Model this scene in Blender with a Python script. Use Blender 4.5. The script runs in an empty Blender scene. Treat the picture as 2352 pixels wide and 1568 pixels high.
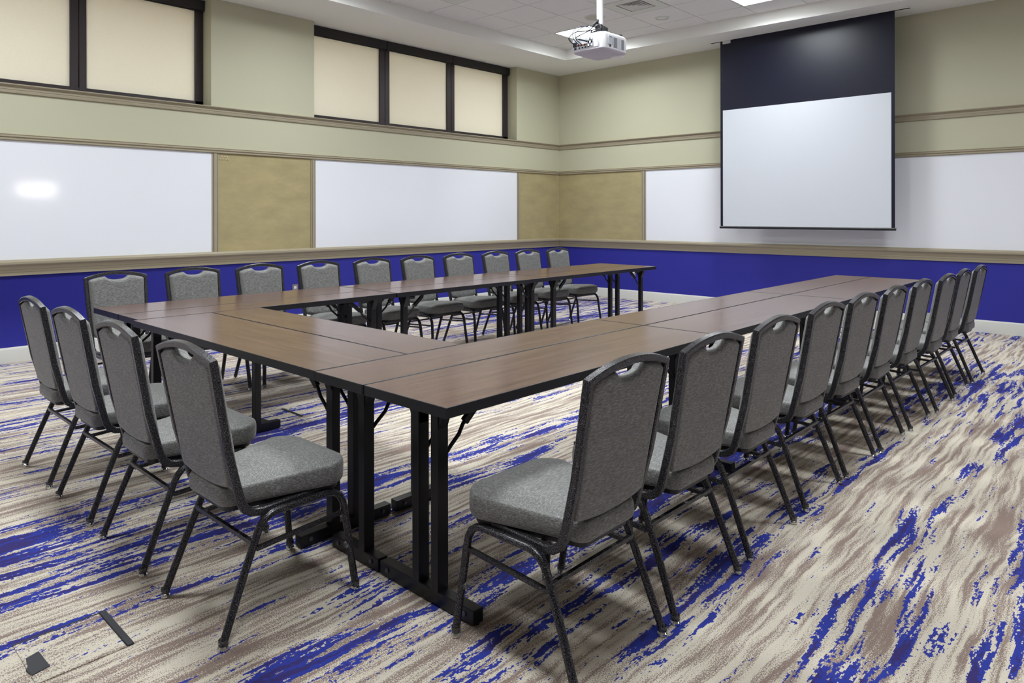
import bpy, bmesh, math, random
from mathutils import Vector, Matrix
random.seed(7)
PI = math.pi
scene = bpy.context.scene
COL = scene.collection

# ------------------------------------------------------------------ materials
def new_mat(name):
    m = bpy.data.materials.new(name); m.use_nodes = True
    nt = m.node_tree; b = nt.nodes['Principled BSDF']
    return m, nt, b

def N(nt, typ, **kw):
    n = nt.nodes.new(typ)
    for k, v in kw.items():
        if k == 'inp':
            for kk, vv in v.items(): n.inputs[kk].default_value = vv
        else: setattr(n, k, v)
    return n

def L(nt, a, ao, b, bi): nt.links.new(a.outputs[ao], b.inputs[bi])

def coords(nt, scale, kind='Object'):
    if kind == 'World':
        t = N(nt, 'ShaderNodeNewGeometry'); out = 'Position'
    else:
        t = N(nt, 'ShaderNodeTexCoord'); out = 'Object'
    mp = N(nt, 'ShaderNodeMapping'); mp.inputs['Scale'].default_value = scale
    L(nt, t, out, mp, 'Vector'); return mp

def noise(nt, vec, scale=1.0, detail=2.0, rough=0.5, dist=0.0):
    n = N(nt, 'ShaderNodeTexNoise', inp={'Scale': scale, 'Detail': detail, 'Roughness': rough, 'Distortion': dist})
    L(nt, vec, 'Vector', n, 'Vector'); return n

def ramp(nt, src, out, stops, interp='LINEAR'):
    r = N(nt, 'ShaderNodeValToRGB'); r.color_ramp.interpolation = interp
    el = r.color_ramp.elements
    while len(el) < len(stops): el.new(0.5)
    for e, (p, c) in zip(el, stops):
        e.position = p; e.color = (c[0], c[1], c[2], 1) if hasattr(c, '__len__') else (c, c, c, 1)
    L(nt, src, out, r, 'Fac'); return r

def bump(nt, b, src, out, strength, dist):
    n = N(nt, 'ShaderNodeBump', inp={'Strength': strength, 'Distance': dist})
    L(nt, src, out, n, 'Height'); L(nt, n, 'Normal', b, 'Normal')

def plain(name, col, rough=0.5, metal=0.0, spec=0.5, bumpy=None, coat=0.0, vary=0.0):
    m, nt, b = new_mat(name)
    b.inputs['Base Color'].default_value = (*col, 1); b.inputs['Roughness'].default_value = rough
    b.inputs['Metallic'].default_value = metal; b.inputs['Specular IOR Level'].default_value = spec
    b.inputs['Coat Weight'].default_value = coat
    if vary:
        v = coords(nt, (1, 1, 1)); n = noise(nt, v, 6, 3, .55)
        r = ramp(nt, n, 'Fac', [(.3, [c*(1-vary) for c in col]), (.7, [min(1, c*(1+vary)) for c in col])])
        L(nt, r, 'Color', b, 'Base Color')
    if bumpy:
        v = coords(nt, (1, 1, 1)); n = noise(nt, v, bumpy[0], 3, .6); bump(nt, b, n, 'Fac', bumpy[1], bumpy[2])
    return m

def rgb(r, g, b):
    f = lambda c: (c/255/12.92) if c/255 <= .04045 else ((c/255+.055)/1.055)**2.4
    return (f(r), f(g), f(b))

M = {}
M['beige'] = plain('beige_wall_paint', rgb(196, 194, 170), .75, bumpy=(260, .12, .002), spec=.25)
M['blue'] = plain('blue_wall_paint', rgb(48, 49, 154), .6, bumpy=(260, .12, .002), spec=.3)
M['ceil'] = plain('white_ceiling_paint', rgb(240, 240, 236), .8, bumpy=(200, .08, .002), spec=.2)
M['grid'] = plain('ceiling_grid_white', rgb(214, 213, 210), .6)
M['trim'] = plain('taupe_trim_paint', rgb(163, 153, 131), .42, spec=.45)
M['base'] = plain('white_baseboard_paint', rgb(218, 218, 212), .45)
M['frame_dark'] = plain('dark_bronze_aluminium', rgb(62, 54, 56), .42, metal=.3)
M['valance'] = plain('black_cassette', rgb(34, 30, 30), .5)
M['screen_black'] = plain('black_screen_fabric', rgb(13, 16, 38), .36, bumpy=(500, .06, .001), spec=.4)
M['screen_white'] = plain('white_screen_fabric', rgb(210, 214, 222), .7, spec=.2)
M['black_bar'] = plain('black_screen_bar', rgb(22, 23, 30), .35)
M['black_steel'] = plain('black_powder_coat', rgb(20, 20, 24), .38, bumpy=(600, .08, .001), spec=.45)
M['black_edge'] = plain('black_vinyl_edge', rgb(26, 26, 32), .35, spec=.5)
M['bolt'] = plain('grey_bolt', rgb(92, 92, 100), .4, metal=.6)
M['chrome'] = plain('chrome', (.75, .75, .76), .12, metal=1)
M['proj_white'] = plain('white_projector_plastic', rgb(240, 241, 246), .4)
M['proj_grey'] = plain('grey_projector_panel', rgb(204, 208, 218), .45)
M['proj_mesh'] = plain('dark_projector_grille', rgb(150, 151, 160), .6)
M['proj_black'] = plain('black_connector_plastic', rgb(24, 24, 28), .45)
M['proj_under'] = plain('lavender_white_projector_base', rgb(205, 202, 216), .5)
M['cable'] = plain('grey_cable_rubber', rgb(60, 61, 68), .5)
M['red'] = plain('red_jack', rgb(170, 50, 60), .4)
M['yellow'] = plain('yellow_jack', rgb(190, 160, 60), .4)
M['vent'] = plain('white_vent_enamel', rgb(216, 217, 212), .5)
M['dark'] = plain('void_shade', rgb(30, 30, 30), .8)  # near black, painted in for the shade inside vents and slots
M['plate'] = plain('steel_outlet_plate', rgb(170, 165, 155), .35, metal=.7)
M['ivory'] = plain('white_socket_plastic', rgb(235, 232, 226), .4)
M['pin'] = plain('clear_pin_plastic', rgb(228, 222, 205), .25)
M['floor_black'] = plain('black_floor_box_plastic', rgb(36, 38, 46), .5, bumpy=(300, .1, .001))
M['silver'] = plain('silver_reflector_shaded', rgb(138, 136, 110), .12, metal=.9)  # darkened silver, standing for the shade of a recess that is not modelled

# whiteboards: glossy porcelain with faint orange-peel
m, nt, b = new_mat('whiteboard_enamel')
b.inputs['Base Color'].default_value = (*rgb(242, 244, 252), 1); b.inputs['Roughness'].default_value = .07
v = coords(nt, (1, 1, 1)); n = noise(nt, v, 60, 2, .5); bump(nt, b, n, 'Fac', .06, .002)
M['whiteboard'] = m

# tackboard: tan woven cork linen
m, nt, b = new_mat('tan_tackboard')
v = coords(nt, (1, 1, 1)); n1 = noise(nt, v, 320, 2, .7)
v2 = coords(nt, (1.2, 1.2, 3)); n2 = noise(nt, v2, 2.2, 4, .6)
r1 = ramp(nt, n1, 'Fac', [(.3, rgb(163, 150, 110)), (.7, rgb(190, 178, 139))])
r2 = ramp(nt, n2, 'Fac', [(.3, (.86, .86, .86)), (.7, (1.06, 1.05, 1.03))])
mx = N(nt, 'ShaderNodeMix', data_type='RGBA', blend_type='MULTIPLY'); mx.inputs['Factor'].default_value = 1
L(nt, r1, 'Color', mx, 'A'); L(nt, r2, 'Color', mx, 'B'); L(nt, mx, 'Result', b, 'Base Color')
b.inputs['Roughness'].default_value = .9; b.inputs['Specular IOR Level'].default_value = .15
bump(nt, b, n1, 'Fac', .3, .002)
M['tack'] = m

# acoustic ceiling tile
m, nt, b = new_mat('acoustic_tile')
v = coords(nt, (1, 1, 1)); n1 = noise(nt, v, 160, 3, .7)
r1 = ramp(nt, n1, 'Fac', [(.3, rgb(220, 218, 216)), (.6, rgb(240, 239, 237))])
L(nt, r1, 'Color', b, 'Base Color'); b.inputs['Roughness'].default_value = .95; b.inputs['Specular IOR Level'].default_value = .1
bump(nt, b, n1, 'Fac', .25, .002)
M['tile'] = m

# roller shade
m, nt, b = new_mat('cream_roller_shade')
v = coords(nt, (200, 200, 600)); n1 = noise(nt, v, 1, 2, .5)
r1 = ramp(nt, n1, 'Fac', [(.3, rgb(234, 229, 213)), (.7, rgb(244, 240, 226))])
L(nt, r1, 'Color', b, 'Base Color'); b.inputs['Roughness'].default_value = .85; b.inputs['Specular IOR Level'].default_value = .15
tr = N(nt, 'ShaderNodeBsdfTranslucent'); L(nt, r1, 'Color', tr, 'Color')
ms = N(nt, 'ShaderNodeMixShader'); ms.inputs['Fac'].default_value = .18
out = nt.nodes['Material Output']; L(nt, b, 'BSDF', ms, 1); L(nt, tr, 'BSDF', ms, 2); L(nt, ms, 'Shader', out, 'Surface')
M['shade'] = m

# table laminate: walnut grain along local X
m, nt, b = new_mat('walnut_laminate')
v = coords(nt, (1.4, 26, 10)); n1 = noise(nt, v, 1.6, 5, .62, .25)
v2 = coords(nt, (5, 210, 40)); n2 = noise(nt, v2, 1, 3, .6)
r1 = ramp(nt, n1, 'Fac', [(.28, rgb(80, 56, 48)), (.55, rgb(103, 77, 67)), (.78, rgb(121, 94, 83))])
r2 = ramp(nt, n2, 'Fac', [(.3, (.86, .86, .86)), (.7, (1.08, 1.08, 1.08))])
mx = N(nt, 'ShaderNodeMix', data_type='RGBA', blend_type='MULTIPLY'); mx.inputs['Factor'].default_value = 1
L(nt, r1, 'Color', mx, 'A'); L(nt, r2, 'Color', mx, 'B'); L(nt, mx, 'Result', b, 'Base Color')
b.inputs['Roughness'].default_value = .2; b.inputs['Specular IOR Level'].default_value = .55
M['wood'] = m

# chair fabric: grey with broken streaks across the chair width (local X)
m, nt, b = new_mat('grey_streaked_fabric')
tc = N(nt, 'ShaderNodeTexCoord')
def fmap(sc):
    k = N(nt, 'ShaderNodeMapping'); k.inputs['Scale'].default_value = sc; L(nt, tc, 'Object', k, 'Vector'); return k
sep = N(nt, 'ShaderNodeSeparateXYZ'); L(nt, tc, 'Normal', sep, 'Vector')
ab = N(nt, 'ShaderNodeMath', operation='ABSOLUTE'); L(nt, sep, 'X', ab, 0)
gt = N(nt, 'ShaderNodeMath', operation='GREATER_THAN'); L(nt, ab, 0, gt, 0); gt.inputs[1].default_value = .62
na_ = noise(nt, fmap((58, 430, 430)), 1, 2, .6); nb_ = noise(nt, fmap((430, 58, 430)), 1, 2, .6)
mf = N(nt, 'ShaderNodeMix', data_type='FLOAT'); L(nt, gt, 0, mf, 'Factor'); L(nt, na_, 'Fac', mf, 'A'); L(nt, nb_, 'Fac', mf, 'B')
n2 = noise(nt, fmap((6, 26, 26)), 1, 2, .5)
r1 = ramp(nt, mf, 'Result', [(.28, rgb(74, 73, 71)), (.5, rgb(113, 113, 111)), (.74, rgb(166, 168, 166))])
r2 = ramp(nt, n2, 'Fac', [(.3, (.93, .93, .93)), (.7, (1.05, 1.05, 1.05))])
mx = N(nt, 'ShaderNodeMix', data_type='RGBA', blend_type='MULTIPLY'); mx.inputs['Factor'].default_value = 1
L(nt, r1, 'Color', mx, 'A'); L(nt, r2, 'Color', mx, 'B'); L(nt, mx, 'Result', b, 'Base Color')
b.inputs['Roughness'].default_value = .52; b.inputs['Sheen Weight'].default_value = .35; b.inputs['Sheen Roughness'].default_value = .35
b.inputs['Specular IOR Level'].default_value = .75
bump(nt, b, mf, 'Result', .25, .001)
M['fabric'] = m

# hammered silver-vein chair frame
m, nt, b = new_mat('hammered_silver_vein')
v = coords(nt, (1, 1, 1)); n1 = noise(nt, v, 430, 2, .55)
r1 = ramp(nt, n1, 'Fac', [(.40, rgb(30, 30, 33)), (.54, rgb(64, 63, 66)), (.70, rgb(138, 137, 141))])
L(nt, r1, 'Color', b, 'Base Color'); b.inputs['Metallic'].default_value = .6; b.inputs['Roughness'].default_value = .26
bump(nt, b, n1, 'Fac', .35, .0012)
M['vein'] = m

# clear plastic
m, nt, b = new_mat('clear_plastic')
b.inputs['Base Color'].default_value = (.9, .92, .92, 1); b.inputs['Roughness'].default_value = .15
b.inputs['Transmission Weight'].default_value = .95; b.inputs['IOR'].default_value = 1.4
M['clear'] = m

# lamp panel
def emit(name, col, s):
    m, nt, b = new_mat(name)
    b.inputs['Base Color'].default_value = (.9, .9, .9, 1)
    b.inputs['Emission Color'].default_value = (*col, 1); b.inputs['Emission Strength'].default_value = s
    return m
M['lamp'] = emit('troffer_lens_light', (.93, .985, 1.01), 14.0)
M['glare_glow'] = emit('glare_panel_glow', (1.0, .97, .93), 14.0)  # glow of the panel added for the whiteboard glare

# carpet ------------------------------------------------------------------
m, nt, b = new_mat('striated_carpet')
geo = N(nt, 'ShaderNodeNewGeometry')
snap = N(nt, 'ShaderNodeVectorMath', operation='SNAP'); snap.inputs[1].default_value = (.0035, .0040, 1.0)
L(nt, geo, 'Position', snap, 0)
def mp(src, out, scale, loc=(0, 0, 0)):
    k = N(nt, 'ShaderNodeMapping'); k.inputs['Scale'].default_value = scale; k.inputs['Location'].default_value = loc
    L(nt, src, out, k, 'Vector'); return k
def math2(op, a, ao, b2, bo=None, clamp=False):
    k = N(nt, 'ShaderNodeMath', operation=op); k.use_clamp = clamp
    L(nt, a, ao, k, 0)
    if bo is None: k.inputs[1].default_value = b2
    else: L(nt, b2, bo, k, 1)
    return k
# slow sideways wander of the stripes
wv = mp(snap, 'Vector', (2.2, 1.3, 0), (3, 1, 0)); wn = noise(nt, wv, 1, 2, .5)
wv2 = mp(snap, 'Vector', (30, 9, 0), (0, 7, 0)); wn2 = noise(nt, wv2, 1, 2, .6)
def warped(scale, loc, amp=.10, amp2=.02):
    a = math2('MULTIPLY', wn, 'Fac', amp); c = math2('MULTIPLY', wn2, 'Fac', amp2)
    s = math2('ADD', a, 0, c, 0)
    cb = N(nt, 'ShaderNodeCombineXYZ'); L(nt, s, 0, cb, 'X')
    ad = N(nt, 'ShaderNodeVectorMath', operation='ADD'); L(nt, snap, 'Vector', ad, 0); L(nt, cb, 'Vector', ad, 1)
    return mp(ad, 'Vector', scale, loc)
bl1 = noise(nt, warped((24, 2.2, 0), (11, 3, 0)), 1, 3, .6)          # streaks
bl2 = noise(nt, warped((3.6, .26, 0), (5, 2, 0)), 1, 2, .5)            # where the bands gather
bl3 = noise(nt, warped((110, 45, 0), (1, 9, 0)), 1, 2, .6)             # frayed edges
s1 = math2('MULTIPLY', bl1, 'Fac', .60); s2 = math2('MULTIPLY', bl2, 'Fac', .52); s3 = math2('MULTIPLY', bl3, 'Fac', .20)
sa = math2('ADD', s1, 0, s2, 0); sb = math2('ADD', sa, 0, s3, 0)
bluemask = ramp(nt, sb, 0, [(.708, 0.0), (.711, 1.0)])
pun = noise(nt, warped((30, 5, 0), (21, 33, 0)), 1, 3, .6)
pum = math2('MULTIPLY', pun, 'Fac', .34)
pu = math2('ADD', sb, 0, pum, 0)
bluecol = ramp(nt, pu, 0, [(.935, rgb(56, 68, 164)), (.955, rgb(66, 58, 118))])
br = noise(nt, warped((36, 1.8, 0), (2, 17, 0), .10, .02), 1, 3, .55)
br2 = noise(nt, warped((4, .8, 0), (12, 7, 0), .10, .02), 1, 2, .5)
brm = math2('MULTIPLY_ADD', br2, 'Fac', .35); brm.inputs[2].default_value = -.175
halo = ramp(nt, sb, 0, [(.60, 0.0), (.70, .10)])
brb = math2('ADD', br, 'Fac', brm, 0)
brc = math2('MULTIPLY_ADD', brb, 0, 1.7); brc.inputs[2].default_value = -.35
bra = math2('SUBTRACT', brc, 0, halo, 'Color')
sp = noise(nt, mp(geo, 'Position', (1, 1, 1)), 240, 1, .5)
spd = math2('MULTIPLY_ADD', sp, 'Fac', 1.1); spd.inputs[2].default_value = -.55
brs = math2('ADD', bra, 0, spd, 0)
basecol = ramp(nt, brs, 0, [(.41, rgb(228, 219, 203)), (.60, rgb(154, 135, 126))])
mx = N(nt, 'ShaderNodeMix', data_type='RGBA'); L(nt, bluemask, 'Color', mx, 'Factor')
L(nt, basecol, 'Color', mx, 'A'); L(nt, bluecol, 'Color', mx, 'B')
sp2 = noise(nt, mp(geo, 'Position', (1, 1, 1), (4, 4, 4)), 420, 2, .6)
shade = ramp(nt, sp2, 'Fac', [(.3, (.8, .8, .8)), (.7, (1.1, 1.1, 1.1))])
mul = N(nt, 'ShaderNodeMix', data_type='RGBA', blend_type='MULTIPLY'); mul.inputs['Factor'].default_value = 1
L(nt, mx, 'Result', mul, 'A'); L(nt, shade, 'Color', mul, 'B'); L(nt, mul, 'Result', b, 'Base Color')
b.inputs['Roughness'].default_value = .95; b.inputs['Specular IOR Level'].default_value = .1
bump(nt, b, sp2, 'Fac', .5, .003)
M['carpet'] = m

# ------------------------------------------------------------------ mesh helpers
class MB:
    def __init__(s): s.bm = bmesh.new(); s.mi = 0
    def _f(s, vs, smooth=True):
        try: f = s.bm.faces.new(vs)
        except ValueError: return None
        f.material_index = s.mi; f.smooth = smooth; return f
    def box(s, x0, x1, y0, y1, z0, z1, bev=0.0, seg=2, mat=None):
        g = bmesh.ops.create_cube(s.bm, size=1.0)
        vs = g['verts']
        for v in vs:
            v.co = Vector(((x0+x1)/2 + v.co.x*(x1-x0), (y0+y1)/2 + v.co.y*(y1-y0), (z0+z1)/2 + v.co.z*(z1-z0)))
        fs = set(f for v in vs for f in v.link_faces)
        if bev:
            es = set(e for v in vs for e in v.link_edges)
            r = bmesh.ops.bevel(s.bm, geom=list(es), offset=bev, segments=seg, affect='EDGES', profile=.6)
            fs = set(f for f in r['faces']) | set(f for f in fs if f.is_valid)
            vs = set(v for f in fs for v in f.verts)
        for f in fs: f.material_index = s.mi; f.smooth = True
        if mat is not None:
            for v in set(v for f in fs for v in f.verts): v.co = mat @ v.co
        return s
    def loops(s, rings, cap=True, close=True):
        R = [[s.bm.verts.new(p) for p in r] for r in rings]
        n = len(R[0])
        for a, c in zip(R, R[1:]):
            for i in range(n if close else n-1):
                j = (i+1) % n; s._f([a[i], a[j], c[j], c[i]])
        if cap: s._f(R[0][::-1]); s._f(R[-1])
        return R
    def tube(s, pts, r, n=10, depth=None, cap=True, rect=None):
        """sweep a round / elliptical / rounded-rectangle section; depth(p, t) gives the second axis"""
        pts = [Vector(p) for p in pts]; rings = []
        ref = None
        for i, p in enumerate(pts):
            a = (p - pts[i-1]).normalized() if i else None
            c = (pts[i+1] - p).normalized() if i < len(pts)-1 else None
            t = ((a or c) + (c or a)).normalized(); k = 1.0
            if a and c: k = 1/max(.35, math.sqrt(max(0, (1+a.dot(c))/2)))
            if depth: d = Vector(depth(i, p, t)); d = (d - t*d.dot(t)).normalized()
            else:
                if ref is None: ref = Vector((0, 0, 1)) if abs(t.z) < .9 else Vector((1, 0, 0))
                d = (ref - t*ref.dot(t)).normalized(); ref = d
            w = t.cross(d).normalized()
            rw, rd = (r if hasattr(r, '__len__') else (r, r))
            # mitre along the bend direction
            kw = kd = 1.0
            if a and c and (c-a).length > 1e-6:
                bd = (c-a).normalized(); kw = 1+(k-1)*abs(bd.dot(w)); kd = 1+(k-1)*abs(bd.dot(d))
            ring = []
            if rect:
                bv = rect
                for sx, sy in [(-rw, -rd+bv), (-rw+bv, -rd), (rw-bv, -rd), (rw, -rd+bv), (rw, rd-bv), (rw-bv, rd), (-rw+bv, rd), (-rw, rd-bv)]:
                    ring.append(p + w*sx*kw + d*sy*kd)
            else:
                for q in range(n):
                    an = 2*PI*q/n + PI/n; ring.append(p + w*math.cos(an)*rw*kw + d*math.sin(an)*rd*kd)
            rings.append(ring)
        s.loops(rings, cap); return s
    def lathe(s, prof, n=20, c=(0, 0, 0), axis='z', cap=True):
        rings = []
        for rr, h in prof:
            ring = []
            for q in range(n):
                a = 2*PI*q/n; x, y = rr*math.cos(a), rr*math.sin(a)
                p = {'z': (x, y, h), 'x': (h, x, y), 'y': (y, h, x)}[axis]
                ring.append(Vector(c)+Vector(p))
            rings.append(ring)
        s.loops(rings, cap); return s
    def prism(s, poly, a0, a1, fn):
        s.loops([[fn(u, v, a0) for u, v in poly], [fn(u, v, a1) for u, v in poly]]); return s
    def build(s, name, mats, parent=None, angle=32, wn=False):
        bmesh.ops.remove_doubles(s.bm, verts=s.bm.verts, dist=1e-6)
        bmesh.ops.recalc_face_normals(s.bm, faces=s.bm.faces)
        lim = math.radians(angle)
        for e in s.bm.edges:
            if len(e.link_faces) == 2 and e.calc_face_angle(0) > lim: e.smooth = False
        me = bpy.data.meshes.new(name); s.bm.to_mesh(me); s.bm.free()
        if not isinstance(mats, (list, tuple)): mats = [mats]
        for k in mats: me.materials.append(k)
        o = bpy.data.objects.new(name, me); COL.objects.link(o)
        if parent: o.parent = parent
        return o

def tag(o, label, cat, group=None, kind=None):
    o['label'] = label; o['category'] = cat
    if group: o['group'] = group
    if kind: o['kind'] = kind
    return o
def struct(o, label=None, cat=None):
    o['kind'] = 'structure'
    if label: o['label'] = label
    if cat: o['category'] = cat
    return o
def empty(name, loc=(0, 0, 0), rz=0):
    o = bpy.data.objects.new(name, None); COL.objects.link(o)
    o.location = loc; o.rotation_euler = (0, 0, rz); o.empty_display_size = .1; return o
def copy_tree(o, parent=None):
    c = o.copy(); COL.objects.link(c); c.parent = parent
    for ch in list(o.children): copy_tree(ch, c)
    return c

# ------------------------------------------------------------------ room shell
XR, YN = 11.2, -13.6           # hidden right wall and near wall
SOF, TOP = 3.754, 3.92         # soffit and tile heights
RAILZ = .86

mb = MB(); mb.box(-.3, XR+.3, YN-.3, .3, -.1, 0)
struct(mb.build('floor', M['carpet']), 'carpet with blue, beige and brown broken stripes', 'floor')

W1 = (-10.55, -6.086); W2 = (-4.80, -1.083)    # window recesses on the left wall (y range)
mb = MB()
mb.mi = 1; mb.box(-.3, 0, YN, .0, 0, RAILZ)
mb.mi = 0; mb.box(-.3, 0, YN, .0, RAILZ, 2.55)
for a, c in ((YN, W1[0]), (W1[1], W2[0]), (W2[1], 0)): mb.box(-.3, 0, a, c, 2.55, TOP+.1)
for a, c in (W1, W2): mb.box(-.3, -.262, a, c, 3.66, TOP+.1)
struct(mb.build('wall_left', [M['beige'], M['blue']]), 'beige wall over a blue dado with two deep window recesses', 'wall')
mb = MB()
mb.mi = 1; mb.box(-.3, XR+.3, 0, .3, 0, RAILZ)
mb.mi = 0; mb.box(-.3, XR+.3, 0, .3, RAILZ, TOP+.1)
struct(mb.build('wall_back', [M['beige'], M['blue']]), 'beige wall over a blue dado behind the projection screen', 'wall')
mb = MB()
mb.mi = 1; mb.box(XR, XR+.3, YN, 0, 0, RAILZ)
mb.mi = 0; mb.box(XR, XR+.3, YN, 0, RAILZ, TOP+.1)
struct(mb.build('wall_right', [M['beige'], M['blue']]), 'beige wall over a blue dado', 'wall')
mb = MB()
mb.mi = 1; mb.box(-.3, XR+.3, YN-.3, YN, 0, RAILZ)
mb.mi = 0; mb.box(-.3, XR+.3, YN-.3, YN, RAILZ, TOP+.1)
struct(mb.build('wall_near', [M['beige'], M['blue']]), 'beige wall over a blue dado', 'wall')

# ceiling: soffit ring round a raised tray
TX0, TX1, TY0 = .875, XR-.9, YN+.9
def ty(x): return -.905 + .042*(x-.875)          # back edge of the tray
mb = MB(); bm = mb.bm
def quad(pts): mb._f([bm.verts.new(p) for p in pts], False)
T = [(TX0, TY0), (TX1, TY0), (TX1, ty(TX1)), (TX0, ty(TX0))]
O = [(-.3, YN), (XR, YN), (XR, 0), (-.3, 0)]
for i in range(4):
    j = (i+1) % 4
    quad([(*O[i], SOF), (*O[j], SOF), (*T[j], SOF), (*T[i], SOF)])
    quad([(*T[i], SOF), (*T[j], SOF), (*T[j], TOP+.02), (*T[i], TOP+.02)])
    quad([(*O[i], TOP+.12), (*O[j], TOP+.12), (*O[j], SOF), (*O[i], SOF)])
quad([(*p, TOP+.12) for p in O])
struct(mb.build('ceiling', M['ceil']), 'white painted soffit round a raised ceiling tray', 'ceiling')

GX, GY, DX, DY = 1.375, -1.19, .632, .625      # tile grid
def cell(i, j): return (GX+DX*i, GX+DX*(i+1), GY-DY*(j+1), GY-DY*j)
LIGHTS = [(0, 0), (4, 0), (0, 6), (4, 6), (8, 6), (8, 2), (0, 11), (4, 11), (8, 11), (0, 16)]
VENTS = [(2, 1), (0, 4)]
mb = MB()
mb.box(TX0, TX1, TY0, ty(TX1), TOP+.006, TOP+.04)
struct(mb.build('ceiling_grid', M['grid']), 'white suspended ceiling grid', 'ceiling')
mb = MB()
for i in range(-1, 15):
    for j in range(-1, 19):
        if (i, j) in LIGHTS or (i, j) in VENTS: continue
        x0, x1, y0, y1 = cell(i, j)
        x0, x1, y0, y1 = x0+.006, x1-.006, y0+.006, y1-.006
        x0 = max(x0, TX0+.001); x1 = min(x1, TX1-.001); y0 = max(y0, TY0+.001)
        if x1-x0 < .03 or y1-y0 < .03: continue
        ya, yb = min(y1, ty(x0)-.001), min(y1, ty(x1)-.001)
        if ya-y0 < .02: continue
        z0, z1 = TOP-.002, TOP+.006
        mb.loops([[Vector((x0, y0, z)), Vector((x1, y0, z)), Vector((x1, yb, z)), Vector((x0, ya, z))] for z in (z0, z1)])
struct(mb.build('ceiling_tiles', M['tile'], angle=20), 'grey white acoustic ceiling tiles', 'ceiling')

# horizontal mouldings that run round the corner
def moulding(name, prof, label, mat='trim'):
    mb = MB()
    rings = [[Vector((d, YN, z)) for d, z in prof], [Vector((d, -d, z)) for d, z in prof], [Vector((XR, -d, z)) for d, z in prof]]
    mb.loops(rings)
    return struct(mb.build(name, M[mat], angle=25), label, 'trim')
moulding('trim_1', [(0, 2.470), (.016, 2.470), (.018, 2.476), (.018, 2.498), (.022, 2.502), (.022, 2.520), (.03, 2.526), (.034, 2.534), (.046, 2.538), (.050, 2.545), (.046, 2.552), (0, 2.552)],
         'taupe ledge moulding below the windows')
moulding('trim_2', [(0, 2.036), (.022, 2.036), (.03, 2.042), (.03, 2.050), (.024, 2.055), (.024, 2.063), (.034, 2.068), (.034, 2.075), (.026, 2.080), (.026, 2.086), (.03, 2.090), (.026, 2.095), (0, 2.095)],
         'taupe moulding along the top of the boards')
moulding('trim_3', [(0, .796), (.018, .796), (.018, .825), (.022, .828), (.022, .848), (.028, .853), (.030, .866), (.040, .885), (.058, .893), (.066, .903), (.066, .922), (.058, .934), (.05, .942), (0, .942)],
         'deep taupe chair rail with a marker ledge')
moulding('baseboard_left', [(0, 0), (.016, 0), (.016, .12), (.012, .134), (.006, .141), (0, .141)], 'white baseboard round the room', 'base')

# vertical board dividers
def vdiv(name, wall, a, c, label):
    mb = MB(); lo, hi = .942, 2.036; w = c-a
    def bx(p, q, d):
        if wall == 'L': mb.box(-.001, d, p, q, lo, hi, .001, 1)
        else: mb.box(p, q, -d, .001, lo, hi, .001, 1)
    bx(a, a+w*.22, .016); bx(a+w*.22, a+w*.30, .010); bx(a+w*.30, a+w*.74, .022); bx(a+w*.74, a+w*.82, .010); bx(a+w*.82, c, .016)
    return struct(mb.build(name, M['trim']), label, 'trim')
vdiv('trim_4', 'L', -6.085, -6.010, 'upright taupe strip right of the left whiteboard')
vdiv('trim_5', 'L', -4.857, -4.790, 'upright taupe strip left of the middle whiteboard')
vdiv('trim_6', 'L', -1.090, -1.020, 'upright taupe strip right of the middle whiteboard')
vdiv('trim_7', 'B', 1.680, 1.760, 'upright taupe strip left of the back whiteboard')

# boards
def board(name, wall, a, c, mat, label, cat):
    mb = MB()
    if wall == 'L': mb.box(0, .010, a, c, .940, 2.038, .0015, 1)
    else: mb.box(a, c, -.010, 0, .940, 2.038, .0015, 1)
    return tag(mb.build(name, M[mat]), label, cat)
board('whiteboard', 'L', -11.4, -6.086, 'whiteboard', 'long white marker board at the left edge of the photo, beside the pinned tackboard', 'whiteboard')
board('whiteboard', 'L', -4.789, -1.091, 'whiteboard', 'white marker board on the left wall between two tan tackboards', 'whiteboard')
board('whiteboard', 'B', 1.761, 9.6, 'whiteboard', 'wide white marker board on the back wall behind the projection screen', 'whiteboard')
board('tackboard', 'L', -6.009, -4.858, 'tack', 'tan tackboard between the two left wall whiteboards, pins in its top corner', 'tackboard')
board('tackboard', 'L', -1.019, -.011, 'tack', 'narrow tan tackboard on the left wall ending at the room corner', 'tackboard')
board('tackboard', 'B', .0, 1.679, 'tack', 'tan tackboard on the back wall between the room corner and the whiteboard', 'tackboard')

# push pins
def pin_mesh(axis):
    mb = MB(); s = 1 if axis == 'x' else -1
    mb.lathe([(.0012, 0), (.0045, 0.001*s), (.003, .004*s), (.0026, .010*s), (.0055, .013*s), (.005, .016*s), (.001, .017*s)], 10, axis=axis)
    return mb
p0 = pin_mesh('x').build('push_pin', M['pin'])
pins = [(-5.975, 2.005), (-5.944, 2.003), (-5.915, 2.003), (-5.990, 1.978), (-5.957, 1.978), (-5.928, 1.976), (-5.898, 1.976)]
pl = ['push pin in the tackboard corner, upper row, nearest the whiteboard strip', 'push pin in the tackboard corner, middle of the upper row', 'push pin in the tackboard corner, upper row, farthest from the strip',
      'push pin in the tackboard corner, lower row, nearest the whiteboard strip', 'push pin in the tackboard corner, lower row, second from the strip',
      'push pin in the tackboard corner, lower row, third from the strip', 'push pin in the tackboard corner, lower row, farthest from the strip']
for i, (y, z) in enumerate(pins):
    o = p0 if i == 0 else p0.copy()
    if i: COL.objects.link(o)
    o.location = (.0101, y, z); tag(o, pl[i], 'pin', 'push pins in the left tackboard corner')
o = pin_mesh('y').build('push_pin', M['pin']); o.location = (1.625, -.0101, 2.008)
tag(o, 'single push pin in the top corner of the back wall tackboard', 'pin')

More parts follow.
